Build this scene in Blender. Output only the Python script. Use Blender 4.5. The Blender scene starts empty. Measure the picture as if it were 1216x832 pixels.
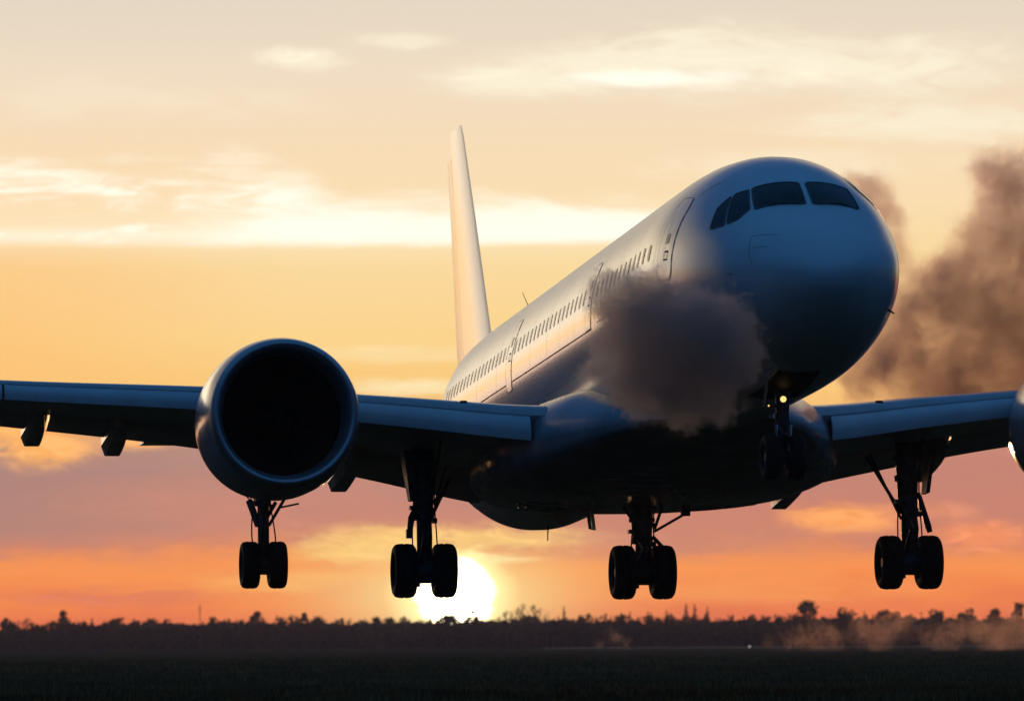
import bpy, math, random
from mathutils import Vector, Matrix, noise as mnoise

SC = bpy.context.scene
COL = SC.collection
PI = math.pi
R = math.radians

# ------------------------------------------------------------------ camera, sky, sun, exposure
cam_d = bpy.data.cameras.new('camera')
cam = bpy.data.objects.new('camera', cam_d); COL.objects.link(cam); SC.camera = cam
cam_d.sensor_width = 36.0
cam_d.lens = 36.0 * 8584 / 1216
cam_d.clip_start = 1.0; cam_d.clip_end = 30000.0
PITCH, ROLL = math.atan(348 / 8584), R(0.30)
cam.matrix_world = (Matrix.Translation((0, 0, 1.5)) @ Matrix.Rotation(R(90) + PITCH, 4, 'X') @ Matrix.Rotation(-ROLL, 4, 'Z'))
cam_d.dof.use_dof = True; cam_d.dof.focus_distance = 172.0; cam_d.dof.aperture_fstop = 2.8

SUN_AZ, SUN_EL = -0.48, 0.375          # degrees: azimuth right of +Y, elevation
SKY_K = 0.12                           # Nishita strength

class X:
    """a float or colour socket of a node tree with arithmetic"""
    nt = None
    def __init__(self, s): self.s = s
    @staticmethod
    def m(op, *a, clamp=False):
        n = X.nt.nodes.new('ShaderNodeMath'); n.operation = op; n.use_clamp = clamp
        for i, v in enumerate(a):
            if isinstance(v, X): X.nt.links.new(v.s, n.inputs[i])
            else: n.inputs[i].default_value = v
        return X(n.outputs[0])
    def __add__(a, b): return X.m('ADD', a, b)
    __radd__ = __add__
    def __sub__(a, b): return X.m('SUBTRACT', a, b)
    def __rsub__(a, b): return X.m('SUBTRACT', b, a)
    def __mul__(a, b): return X.m('MULTIPLY', a, b)
    __rmul__ = __mul__
    def __truediv__(a, b): return X.m('DIVIDE', a, b)
def sstep(a, b, x, lo=0., hi=1., kind='SMOOTHSTEP'):
    n = X.nt.nodes.new('ShaderNodeMapRange'); n.interpolation_type = kind
    X.nt.links.new(x.s, n.inputs[0])
    for i, v in zip((1, 2, 3, 4), (a, b, lo, hi)): n.inputs[i].default_value = v
    return X(n.outputs[0])
def combine(x, y, z):
    n = X.nt.nodes.new('ShaderNodeCombineXYZ')
    for i, v in enumerate((x, y, z)):
        if isinstance(v, X): X.nt.links.new(v.s, n.inputs[i])
        else: n.inputs[i].default_value = v
    return X(n.outputs[0])
def noise(vec, scale=1., detail=3., rough=.55, dist=0., col=False):
    n = X.nt.nodes.new('ShaderNodeTexNoise')
    n.inputs['Scale'].default_value = scale; n.inputs['Detail'].default_value = detail
    n.inputs['Roughness'].default_value = rough; n.inputs['Distortion'].default_value = dist
    if vec is not None: X.nt.links.new(vec.s, n.inputs['Vector'])
    return X(n.outputs['Color' if col else 'Fac'])
def mixc(f, a, b, mode='MIX'):
    n = X.nt.nodes.new('ShaderNodeMix'); n.data_type = 'RGBA'; n.blend_type = mode
    n.clamp_factor = True
    for i, v in ((0, f), (6, a), (7, b)):
        if isinstance(v, X): X.nt.links.new(v.s, n.inputs[i])
        elif i == 0: n.inputs[0].default_value = v
        else: n.inputs[i].default_value = (v[0], v[1], v[2], 1)
    return X(n.outputs[2])
def ramp(x, stops):
    n = X.nt.nodes.new('ShaderNodeValToRGB'); r = n.color_ramp
    while len(r.elements) < len(stops): r.elements.new(.5)
    for e, (p, c) in zip(r.elements, stops): e.position = p; e.color = (c[0], c[1], c[2], 1)
    X.nt.links.new(x.s, n.inputs[0]); return X(n.outputs[0])
def lin(r, g, b):
    f = lambda c: c / 12.92 if c <= .04045 else ((c + .055) / 1.055) ** 2.4
    return (f(r / 255), f(g / 255), f(b / 255))

w = bpy.data.worlds.new('World'); SC.world = w; w.use_nodes = True
X.nt = nt = w.node_tree
nt.nodes.clear()
bg = nt.nodes.new('ShaderNodeBackground'); out = nt.nodes.new('ShaderNodeOutputWorld')
nt.links.new(bg.outputs[0], out.inputs[0])
sky = nt.nodes.new('ShaderNodeTexSky'); sky.sky_type = 'NISHITA'; sky.sun_disc = False
sky.sun_elevation = R(SUN_EL); sky.sun_rotation = R(SUN_AZ)
sky.air_density = 1.0; sky.dust_density = 1.5; sky.ozone_density = 3.0
tc = nt.nodes.new('ShaderNodeTexCoord'); sp = nt.nodes.new('ShaderNodeSeparateXYZ')
nt.links.new(tc.outputs['Generated'], sp.inputs[0])
dx, dy, dz = (X(sp.outputs[i]) for i in range(3))
u = X.m('ARCTAN2', dx, dy) * (180 / PI)
v = X.m('ARCSINE', dz) * (180 / PI)
# evening sky near the sunset: bands by height above the horizon, broken up by wind-drawn noise
wob = noise(combine(u * .5, v * 1.6, 0), 1.0, 5, .6) - .5
fine = noise(combine(u * .8, v * 4.0, 3.1), 1.3, 6, .62) - .5
low = sstep(2.6, 1.2, v)
vv = v + wob * (0.10 + 0.55 * low) + fine * (0.05 + .16 * low)
K = [(-.2, (150, 72, 62)), (.05, (222, 106, 76)), (.26, (240, 124, 76)), (.40, (250, 138, 74)), (.58, (254, 150, 80)), (.69, (246, 148, 86)),
     (.78, (216, 136, 106)), (1.0, (204, 136, 117)), (1.36, (190, 139, 127)), (1.62, (196, 149, 130)), (1.80, (240, 186, 124)),
     (2.0, (252, 200, 120)), (2.45, (253, 214, 143)), (3.05, (252, 220, 161)), (3.5, (252, 223, 178)), (4.0, (248, 222, 185)),
     (4.5, (242, 222, 196)), (5.1, (230, 216, 196)), (7.0, (243, 225, 192)), (11.4, (246, 222, 182))]
base = ramp((vv + .5) / 12.0, [((a + .5) / 12., lin(*c)) for a, c in K])
# warmer to the left, cooler to the right in the low cloud sheet
base = mixc(sstep(-1.5, -4.3, u) * sstep(1.8, 2.2, v) * sstep(4.2, 2.6, v) * .55, base, lin(255, 190, 112))
base = mixc(sstep(.8, 3.5, u) * sstep(.6, .8, v) * sstep(1.9, 1.5, v) * .5, base, lin(208, 128, 104))
plain = base                      # the cloudless version, for the parts of the dome far from the sunset
def patch(cx, cy, rx, ry, col, thr, amt, sx=1., sy=3., seed=0., soft=.35, edge=1.0):
    """one bank of cloud: an ellipse in sky degrees, eaten into by stretched noise"""
    global base
    ex = (u - cx) / rx; ey = (v - cy) / ry
    d = X.m('SQRT', ex * ex + ey * ey)
    el = sstep(.0, .85, 1.0 - d + (noise(combine(u * 1.3, v * 3.0, seed + 9.), 1.0, 4, .6) - .5) * .9)
    nz = noise(combine(u * sx + v * sx * .7, v * sy, seed), 1.0, 9, .66, 1.1)
    f = el * sstep(thr, thr + soft, nz + el * .16)
    base = mixc(f * amt, base, col)
    base = mixc(f * sstep(thr + soft * .55, thr + soft * 1.15, nz) * amt * .7, base, tuple(min(1.2, c * 1.15 + .05) for c in col))
deg = lambda x, y: ((x - 608) * .006675, (764 - y) * .006675)
# bright streak left of the fin: flat, sharp lower edge, torn upper edge
nz1 = noise(combine(u * .7, v * 2.5, 7.7), 1.0, 6, .62, .3) - .5
low_e = sstep(3.13, 3.25, v + nz1 * .12 + fine * .05)
top_y = sstep(-2.4, -1.0, u, 3.78, 3.44)
up_e = sstep(.16, -.20, v - top_y + nz1 * .75)
st = low_e * up_e * sstep(2.4, .9, u)
nz3 = noise(combine(u * 1.1 + v * .6, v * 6.5, 17.7), 1.0, 7, .64, .8) - .5
holes = sstep(-.10, .16, nz3 + sstep(-2.4, -1.2, u) * .32 - sstep(.16, .0, X.m('ABSOLUTE', v - 3.42)) * .10)
thin = sstep(3.36, 3.22, v + sstep(-2.3, -1.2, u) * -.3)
base = mixc(st * (0.10 + .90 * X.m('MAXIMUM', holes, thin * .65)), base, (1.12, 1.05, .88))
base = mixc(sstep(.35, .0, X.m('ABSOLUTE', v - 3.3)) * sstep(2.6, .6, u) * .35, base, (1.0, .90, .66))
base = mixc(low_e * sstep(3.50, 3.36, v + nz1 * .25) * sstep(-2.9, -1.6, u) * sstep(2.2, 1.0, u) * .85, base, (1.12, 1.06, .90))
base = mixc(sstep(-.5, -3.8, u) * sstep(.72, .95, v + wob * .3) * sstep(1.85, 1.55, v + wob * .3) * .6, base, lin(168, 132, 124))
CR = (1.0, .91, .70)
for a in [(830, 72, 1.9, .42, CR, 1.1, 4.6, 1.3, .36, .34, .95), (1060, 82, 1.6, .36, CR, 1.3, 4.6, 2.2, .38, .34, .9), (640, 95, 1.1, .30, CR, 1.0, 4.2, 5.2, .36, .34, .85),
          (770, 95, .9, .10, (1.02, .96, .80), .7, 5., 6.6, .28, .3, .9), (360, 68, .55, .14, CR, 1.8, 5., 8., .34, .3, .7), (470, 48, .6, .10, CR, 1.6, 6., 8.6, .36, .3, .6), (1120, 150, 1.9, .26, CR, .9, 5., 9., .36, .34, .7),
          (960, 200, 1.8, .22, (1.0, .88, .66), .9, 4., 9.7, .40, .34, .5), (180, 120, 2.0, .30, (1.0, .86, .66), .8, 4., 10.7, .42, .34, .35),
          (520, 460, 1.5, .10, (1.0, .83, .48), 1.0, 7., 11., .34, .3, .8), (470, 420, 1.6, .12, (1.0, .80, .44), .8, 6., 12., .40, .3, .5), (120, 350, 2.2, .35, (1.0, .62, .26), .5, 2.6, 15., .38, .35, .4)]:
    patch(*deg(a[0], a[1]), a[2], a[3], a[4], a[8], a[10], a[5], a[6], a[7], a[9])
OR = lin(255, 180, 100); PK = lin(236, 150, 108); YE = lin(255, 205, 120)
for a in [(55, 528, .62, .26, OR, 3.4, 8.0, 21., .40, .14, 1.), (20, 505, .7, .16, OR, 3.0, 8.0, 22., .38, .16, 1.), (150, 520, .5, .12, OR, 3.6, 8.5, 23., .42, .14, .8),
          (1000, 618, .66, .17, lin(253, 164, 90), 2.4, 8., 24., .37, .15, 1.), (1165, 640, .6, .17, lin(246, 148, 98), 2.8, 8., 25., .40, .16, .9), (1090, 610, .6, .12, PK, 2.4, 8., 25.6, .42, .2, .6),
          (470, 640, 1.1, .18, YE, 2.8, 9., 26., .42, .16, .95), (620, 640, .9, .16, YE, 3.0, 9., 27., .42, .16, .9), (420, 655, .9, .13, YE, 2.4, 9., 27.7, .42, .16, .8), (560, 662, .7, .06, (1., .86, .45), 2.4, 11., 27.9, .36, .16, .9),
          (330, 690, 1.0, .14, lin(255, 190, 104), 1.6, 8., 28., .42, .25, .6), (140, 705, 1.5, .12, lin(226, 122, 92), 1.2, 8., 29., .40, .25, .7), (450, 700, .9, .16, lin(240, 138, 88), 1.6, 7., 29.6, .42, .25, .6), (700, 655, 1.1, .11, lin(226, 140, 104), 1.7, 8., 30., .40, .2, .8),
          (250, 600, 2.2, .5, lin(214, 142, 118), .8, 4., 31.5, .42, .3, .5), (820, 640, 1.9, .25, lin(204, 136, 116), 1.0, 6., 31., .40, .25, .6), (900, 705, 2.0, .14, lin(255, 164, 92), .9, 7., 32., .42, .25, .5)]:
    patch(*deg(a[0], a[1]), a[2], a[3], a[4], a[8], a[10], a[5], a[6], a[7], a[9])
# glow round the sun
su = (u - SUN_AZ); sv = (v - SUN_EL)
d1 = X.m('SQRT', su * su * .30 + sv * sv * 2.0)
g1 = X.m('EXPONENT', d1 * d1 * -4.5); g2 = X.m('EXPONENT', d1 * -2.6)
flank_fill = X.m('EXPONENT', (u + 22.) * (u + 22.) * -.006) * sstep(13., 7., v) * sstep(-6.5, -12., u) * .62
nish = mixc(1.0, X(sky.outputs[0]), (SKY_K * .42, SKY_K * .95, SKY_K * 1.7), 'MULTIPLY')   # clear dusk air: the red is gone from the eastern half
nish = mixc(1.0, nish, ramp(v / 90., [(0., (.002, .004, .008)), (.20, (.004, .012, .024)), (.42, (.016, .066, .128)), (.6, (.021, .094, .190)), (1., (.015, .070, .155))]), 'ADD')
away = sstep(24., 52., X.m('MAXIMUM', u * -1.0, u * 1.7))
high = sstep(8., 24., v)
ds = X.m('SQRT', su * su * .92 + sv * sv)
dk = ds + wob * .10 + fine * .08 + sstep(.52, .72, v + wob * .5) * sstep(.42, .62, noise(combine(u * 2.2, v * 7.0, 41.), 1.0, 5, .6, .4)) * .22
def finish(base, disc):
    base = mixc(g2 * .75 * sstep(.95, .6, v + wob * .3), base, (1.0, .58, .17))
    base = mixc(g1 * .92, base, (1.05, .80, .33))
    # extra glow added to the unseen sky left of the frame, to light the flank
    base = mixc(flank_fill * 1.2 * sstep(3.0, 1.4, v), base, (1.0, .80, .60))
    base = mixc(1.0, base, mixc(flank_fill, (1., 1., 1.), (4.2, 4.0, 3.7)), 'MULTIPLY')
    # the rest of the dome: thin blue evening air from the Nishita sky
    dome = mixc(X.m('MAXIMUM', away, high), base, nish)
    dome = mixc(sstep(.0, -.6, v) * .97, dome, (.01, .008, .008))
    # the sun itself, swollen and burnt out
    if disc:                          # the sun itself, swollen and burnt out
        dome = mixc(sstep(.56, .25, dk), dome, (1.4, 1.12, .48))
        dome = mixc(sstep(.345, .21, dk + X.m('MAXIMUM', fine, 0.) * .25), dome, (9., 7.5, 4.6))
    return dome
bg2 = nt.nodes.new('ShaderNodeBackground'); mx = nt.nodes.new('ShaderNodeMixShader')
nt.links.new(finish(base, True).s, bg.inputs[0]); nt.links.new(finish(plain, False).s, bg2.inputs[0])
near_sun = X.m('MULTIPLY', X.m('LESS_THAN', X.m('ABSOLUTE', u), 9.5), X.m('LESS_THAN', X.m('ABSOLUTE', v - 3.), 6.5))
nt.links.new(near_sun.s, mx.inputs[0]); nt.links.new(bg2.outputs[0], mx.inputs[1]); nt.links.new(bg.outputs[0], mx.inputs[2])
nt.links.new(mx.outputs[0], out.inputs[0])
w.cycles.sampling_method = 'MANUAL'; w.cycles.sample_map_resolution = 1024

sun_d = bpy.data.lights.new('sun', 'SUN'); sun = bpy.data.objects.new('sun', sun_d); COL.objects.link(sun)
sun_d.energy = 2.0; sun_d.angle = R(0.55); sun_d.color = (1.0, .50, .20)
sdir = Vector((math.sin(R(SUN_AZ)) * math.cos(R(SUN_EL)), math.cos(R(SUN_AZ)) * math.cos(R(SUN_EL)), math.sin(R(SUN_EL))))
sun.rotation_euler = sdir.to_track_quat('Z', 'Y').to_euler()
sun.location = (0, -20, 40)

vs = SC.view_settings
SC.display_settings.display_device = 'sRGB'
vs.view_transform = 'Standard'; vs.look = 'None'; vs.exposure = 0.0; vs.gamma = 1.0; vs.use_curve_mapping = False
SC.render.engine = 'CYCLES'
SC.cycles.use_denoising = True
SC.cycles.max_bounces = 6; SC.cycles.volume_bounces = 2; SC.cycles.transparent_max_bounces = 8
SC.cycles.sample_clamp_indirect = 6.0
SC.cycles.volume_step_rate = 1.2; SC.cycles.volume_max_steps = 256

# ------------------------------------------------------------------ mesh helpers
class MB:
    """collects shapes that belong to ONE mesh"""
    def __init__(s): s.v = []; s.f = []; s.mi = []
    def add(s, verts, faces, mi=0):
        o = len(s.v); s.v += [tuple(p) for p in verts]; s.f += [tuple(i + o for i in f) for f in faces]; s.mi += [mi] * len(faces)
    def grid(s, rows, close_u=False, close_v=False, mi=0, cap0=False, cap1=False):
        """rows of equal length; close_u joins the ends of each row"""
        n = len(rows[0]); m = len(rows); vs_ = [p for r in rows for p in r]; fs = []
        for i in range(m - 1 + (1 if close_v else 0)):
            for j in range(n - 1 + (1 if close_u else 0)):
                a, b = i * n + j, i * n + (j + 1) % n; i2 = (i + 1) % m
                fs.append((a, b, i2 * n + (j + 1) % n, i2 * n + j))
        if cap0: fs.append(tuple(range(n - 1, -1, -1)))
        if cap1: fs.append(tuple((m - 1) * n + j for j in range(n)))
        s.add(vs_, fs, mi)
    def tube(s, pts, rad, seg=10, mi=0):
        """a round bar along a list of points, radius a number or a list"""
        pts = [Vector(p) for p in pts]; rows = []
        ref = None
        for i, p in enumerate(pts):
            t = (pts[min(i + 1, len(pts) - 1)] - pts[max(i - 1, 0)]).normalized()
            if ref is None: ref = t.orthogonal().normalized()
            x = (ref - t * ref.dot(t)).normalized(); y = t.cross(x); ref = x
            r = rad[i] if isinstance(rad, (list, tuple)) else rad
            rows.append([p + (x * math.cos(k * 2 * PI / seg) + y * math.sin(k * 2 * PI / seg)) * r for k in range(seg)])
        s.grid(rows, close_u=True, mi=mi, cap0=True, cap1=True)
    def lathe(s, prof, axis='Y', c=(0, 0, 0), seg=48, mi=0, close=False):
        """prof: (along, radius) pairs"""
        rows = []
        for a, r in prof:
            row = []
            for k in range(seg):
                t = 2 * PI * k / seg
                if axis == 'Y': p = (c[0] + r * math.sin(t), c[1] + a, c[2] + r * math.cos(t))
                elif axis == 'X': p = (c[0] + a, c[1] + r * math.sin(t), c[2] + r * math.cos(t))
                else: p = (c[0] + r * math.sin(t), c[1] + r * math.cos(t), c[2] + a)
                row.append(p)
            rows.append(row)
        s.grid(rows, close_u=True, close_v=close, mi=mi)
    def hexa(s, b, t, mi=0):
        """eight corners: bottom four, top four"""
        s.add(list(b) + list(t), [(0, 3, 2, 1), (4, 5, 6, 7), (0, 1, 5, 4), (1, 2, 6, 5), (2, 3, 7, 6), (3, 0, 4, 7)], mi)
    def box(s, c, d, mi=0):
        x, y, z = c; a, b, h = d[0] / 2, d[1] / 2, d[2] / 2
        s.hexa([(x - a, y - b, z - h), (x + a, y - b, z - h), (x + a, y + b, z - h), (x - a, y + b, z - h)],
               [(x - a, y - b, z + h), (x + a, y - b, z + h), (x + a, y + b, z + h), (x - a, y + b, z + h)], mi)
    def build(s, name, mats, parent=None, smooth=35, mirror=False, loc=None):
        vv_ = [(-p[0], p[1], p[2]) for p in s.v] if mirror else s.v
        ff = [tuple(reversed(f)) for f in s.f] if mirror else s.f
        me = bpy.data.meshes.new(name); me.from_pydata(vv_, [], ff)
        if not isinstance(mats, (list, tuple)): mats = [mats]
        for m in mats: me.materials.append(m)
        if len(mats) > 1: me.polygons.foreach_set('material_index', s.mi)
        if smooth:
            me.polygons.foreach_set('use_smooth', [True] * len(me.polygons))
            if smooth < 180: me.set_sharp_from_angle(angle=R(smooth))
        me.update()
        o = bpy.data.objects.new(name, me); COL.objects.link(o)
        if parent is not None: o.parent = parent
        if loc is not None: o.location = loc
        return o

def tag(o, label=None, cat=None, group=None, kind=None):
    if label: o['label'] = label
    if cat: o['category'] = cat
    if group: o['group'] = group
    if kind: o['kind'] = kind
    return o
def empty(name, loc=(0, 0, 0), rot=(0, 0, 0)):
    o = bpy.data.objects.new(name, None); COL.objects.link(o); o.location = loc; o.rotation_euler = rot; o.empty_display_size = .5
    return o
def copy_tree(o, parent=None):
    c = o.copy(); COL.objects.link(c); c.parent = parent
    for ch in o.children: copy_tree(ch, c)
    return c

# ------------------------------------------------------------------ materials
def mat(name, col, rough=.5, metal=0., spec=.5, coat=0., var=0., vscale=1., bump=0., bscale=5., emit=None, strength=0.):
    m = bpy.data.materials.new(name); m.use_nodes = True; X.nt = t = m.node_tree
    b = t.nodes['Principled BSDF']
    b.inputs['Base Color'].default_value = (*col, 1); b.inputs['Roughness'].default_value = rough
    b.inputs['Metallic'].default_value = metal; b.inputs['Specular IOR Level'].default_value = spec
    b.inputs['Coat Weight'].default_value = coat; b.inputs['Coat Roughness'].default_value = .15
    if emit: b.inputs['Emission Color'].default_value = (*emit, 1); b.inputs['Emission Strength'].default_value = strength
    if var or bump:
        c = t.nodes.new('ShaderNodeTexCoord'); vec = X(c.outputs['Object'])
        if var:
            n = noise(vec, vscale, 6, .62)
            f = sstep(.35, .68, n)
            a = mixc(f, tuple(k * (1 - var) for k in col), tuple(min(1, k * (1 + var * .4)) for k in col))
            t.links.new(a.s, b.inputs['Base Color'])
            t.links.new((rough + (n - .5) * .25 * var).s, b.inputs['Roughness'])
        if bump:
            n = noise(vec, bscale, 5, .6); bn = t.nodes.new('ShaderNodeBump')
            bn.inputs['Strength'].default_value = bump; bn.inputs['Distance'].default_value = .05
            t.links.new(n.s, bn.inputs['Height']); t.links.new(bn.outputs[0], b.inputs['Normal'])
    return m
M_WHITE = mat('white_paint', (.76, .76, .77), .33, coat=.6, var=.07, vscale=.6, bump=.02, bscale=.9)
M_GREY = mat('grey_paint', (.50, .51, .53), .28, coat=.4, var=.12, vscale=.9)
M_SLAT = mat('slat_paint', (.74, .76, .78), .30, coat=.3, var=.1, vscale=1.2)
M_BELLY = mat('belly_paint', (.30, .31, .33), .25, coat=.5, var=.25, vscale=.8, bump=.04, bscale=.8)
M_LIP = mat('lip_metal', (.45, .47, .50), .38, metal=.75, var=.08, vscale=2.)
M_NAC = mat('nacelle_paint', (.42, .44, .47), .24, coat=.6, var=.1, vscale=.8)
M_DARK = mat('dark_lining', (.022, .022, .024), .6, spec=.2, var=.2, vscale=3.)
M_FAN = mat('fan_metal', (.02, .02, .022), .55, metal=.6, var=.2, vscale=4.)
M_GLASS = mat('cockpit_glass', (.010, .011, .014), .15, spec=.25)
M_WIN = mat('cabin_glass', (.03, .03, .035), .3, spec=.3)
M_LINE = mat('panel_gap', (.14, .14, .145), .7, spec=.2)
M_STEEL = mat('gear_steel', (.10, .10, .105), .45, metal=.5, var=.3, vscale=5.)
M_CHROME = mat('gear_chrome', (.62, .62, .64), .2, metal=1.)
M_TYRE = mat('tyre_rubber', (.022, .022, .022), .75, spec=.3, var=.3, vscale=6., bump=.1, bscale=40)
M_HUB = mat('wheel_hub', (.07, .07, .075), .45, metal=.7)
M_LAMP = mat('lamp_lit', (1, .8, .5), .4, emit=(1.0, .60, .20), strength=1.5)

# ------------------------------------------------------------------ the airliner
# aircraft frame: X to the right of the picture, Y from the nose backward, Z up; origin on the body axis at the nose
AP = empty('airplane', (7.0113, 159.8906, 10.3612 - 6.1), (R(-3.7344), 0, R(8.6409)))
AP.rotation_mode = 'XYZ'
BASE = Vector((0, 0, 6.1))          # the Empty sits at wheel height under the nose
AP.matrix_world = Matrix.Translation((7.0113, 159.8906, 10.3612)) @ Matrix.Rotation(R(8.6409), 4, 'Z') @ Matrix.Rotation(R(-3.7344), 4, 'X') @ Matrix.Translation(-BASE)
tag(AP, 'white twin-engine airliner climbing nose up with its landing gear down', 'airplane')
class AB(MB):
    """a part drawn in the aircraft frame; built under the airplane"""
    def build(s, name, mats, parent=None, smooth=35, mirror=False):
        off = BASE if (parent is None or parent is AP) else Vector((0, 0, 0))
        s2 = MB(); s2.v = [(p[0], p[1], p[2] + off.z) for p in s.v] if off.z else s.v
        if parent is not None and parent is not AP: s2.v = [(p[0], p[1], p[2] + BASE.z) for p in s.v]
        s2.f = s.f; s2.mi = s.mi
        return s2.build(name, mats, parent or AP, smooth, mirror)

def pchip(xs,ys):
    n=len(xs); h=[xs[i+1]-xs[i] for i in range(n-1)]; d=[(ys[i+1]-ys[i])/h[i] for i in range(n-1)]
    m=[d[0]]+[0 if d[i-1]*d[i]<=0 else 3*(h[i]+h[i-1])/((2*h[i]+h[i-1])/d[i-1]+(h[i]+2*h[i-1])/d[i]) for i in range(1,n-1)]+[d[-1]]
    def f(x):
        x=min(max(x,xs[0]),xs[-1]); i=0
        while i<n-2 and x>xs[i+1]: i+=1
        t=(x-xs[i])/h[i]; a=t*t; b=a*t
        return (2*b-3*a+1)*ys[i]+(b-2*a+t)*h[i]*m[i]+(3*a-2*b)*ys[i+1]+(b-a)*h[i]*m[i+1]
    return f
def prof(*k):
    g=pchip([math.sqrt(s) for s,_ in k],[v for _,v in k]); return lambda s:g(math.sqrt(max(s,0)))
F_W=prof((0,0),(.15,.55),(.5,1.0),(1,1.4),(2,1.95),(3,2.22),(4,2.42),(5.5,2.62),(7,2.76),(8.5,2.82),(38,2.82),(42,2.72),(44,2.5),(48,1.98),(52,1.45),(56,.95),(60,.45),(63,.2))
F_T=prof((0,-.7),(.15,-.3),(.5,.05),(1,.42),(1.9,.98),(2.6,1.48),(3.3,1.88),(4.5,2.35),(6,2.7),(7.5,2.81),(8.5,2.82),(42,2.82),(50,2.72),(58,2.35),(63,1.9))
F_B=prof((0,-.7),(.15,-1.1),(.5,-1.4),(1,-1.72),(2,-2.15),(3,-2.42),(4.5,-2.66),(6,-2.78),(8,-2.82),(32,-2.82),(38,-3.0),(42,-2.98),(45,-2.6),(50,-1.3),(56,0),(62,1.2),(63,1.4))
F_C=prof((0,-.7),(1,-.5),(3,-.25),(6,-.05),(8,0),(42,0),(50,.5),(56,1.1),(63,1.65))
def fus(s,th,off=0.):   # th: 0 = crown, +90deg = right side in the picture
    def P(s,th):
        c=F_C(s); cz=math.cos(th)
        return (F_W(s)*math.sin(th), s, c+((F_T(s)-c) if cz>0 else (c-F_B(s)))*cz)
    p=P(s,th)
    if not off: return p
    e=.02; a=P(max(s-e,.001),th); b=P(s+e,th); c=P(s,th-.01); d=P(s,th+.01)
    u=[b[i]-a[i] for i in range(3)]; v=[d[i]-c[i] for i in range(3)]
    n=(v[1]*u[2]-v[2]*u[1], v[2]*u[0]-v[0]*u[2], v[0]*u[1]-v[1]*u[0])
    l=math.sqrt(sum(k*k for k in n)) or 1
    if n[0]*math.sin(th)+n[2]*math.cos(th)<0 : l=-l
    return tuple(p[i]+off*n[i]/l for i in range(3))


b = AB(); rows = []
ST = [.004, .02, .05, .1, .18, .3, .45, .65, .9, 1.2, 1.5, 1.9, 2.3, 2.7, 3.1, 3.6, 4.2, 4.8, 5.5, 6.3, 7.2, 8.2, 9.5] + [9.5 + 1.25 * i for i in range(1, 43)] + [63]
ST = sorted(set(s for s in ST if s <= 63))
NTH = 96
for s in ST: rows.append([fus(s, 2 * PI * k / NTH) for k in range(NTH)])
b.grid(rows, close_u=True, cap0=True, cap1=True)
body = b.build('fuselage', M_WHITE, smooth=180)

def skin_patch(mb, corners, off=.012, nu=8, nv=8, mi=0, round_=0., thick=.0):
    """a sheet laid on the fuselage skin; corners (station, angle in degrees) in order, four of them"""
    (a, b_, c, d) = corners; rows = []
    for i in range(nv + 1):
        t = i / nv; row = []
        for j in range(nu + 1):
            q = j / nu
            s = (a[0] * (1 - q) + b_[0] * q) * (1 - t) + (d[0] * (1 - q) + c[0] * q) * t
            th = (a[1] * (1 - q) + b_[1] * q) * (1 - t) + (d[1] * (1 - q) + c[1] * q) * t
            row.append(fus(s, R(th), off))
        rows.append(row)
    mb.grid(rows, mi=mi)
def skin_poly(mb, pts, off=.012, mi=0):
    """polygon fan on the skin, subdivided towards its centre so that it follows the curve"""
    n = len(pts); cs = sum(p[0] for p in pts) / n; ct = sum(p[1] for p in pts) / n
    dense = []
    for i in range(n):
        p, q = pts[i], pts[(i + 1) % n]
        for k in range(5): dense.append((p[0] + (q[0] - p[0]) * k / 5, p[1] + (q[1] - p[1]) * k / 5))
    rows = [[fus(cs + (p[0] - cs) * f, R(ct + (p[1] - ct) * f), off) for p in dense] for f in (1, .75, .5, .25, .02)]
    mb.grid(rows, close_u=True, mi=mi, cap1=True)
def skin_line(mb, pts, wd=.03, off=.006, closed=False, step=.25):
    """a thin gap line along the skin"""
    P = list(pts) + ([pts[0]] if closed else []); path = []
    for i in range(len(P) - 1):
        (s0, t0), (s1, t1) = P[i], P[i + 1]
        n = max(2, int(math.hypot(s1 - s0, R(t1 - t0) * 2.8) / step))
        path += [(s0 + (s1 - s0) * k / n, t0 + (t1 - t0) * k / n) for k in range(n)]
    path.append(P[-1])
    pos = [Vector(fus(s, R(t), off)) for s, t in path]
    rows = []
    for i, p in enumerate(pos):
        tg = (pos[min(i + 1, len(pos) - 1)] - pos[max(i - 1, 0)]).normalized()
        nrm = (Vector(fus(path[i][0], R(path[i][1]), .1)) - Vector(fus(path[i][0], R(path[i][1]), 0))).normalized()
        sd = tg.cross(nrm).normalized() * wd * .5
        rows.append([p + sd, p - sd])
    mb.grid(rows)
def poly_round(pts, r=.12):
    """cut the corners of a station/angle polygon"""
    o = []; n = len(pts)
    for i in range(n):
        p, q, s = pts[i - 1], pts[i], pts[(i + 1) % n]
        o.append((q[0] + (p[0] - q[0]) * r, q[1] + (p[1] - q[1]) * r)); o.append((q[0] + (s[0] - q[0]) * r, q[1] + (s[1] - q[1]) * r))
    return o

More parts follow.
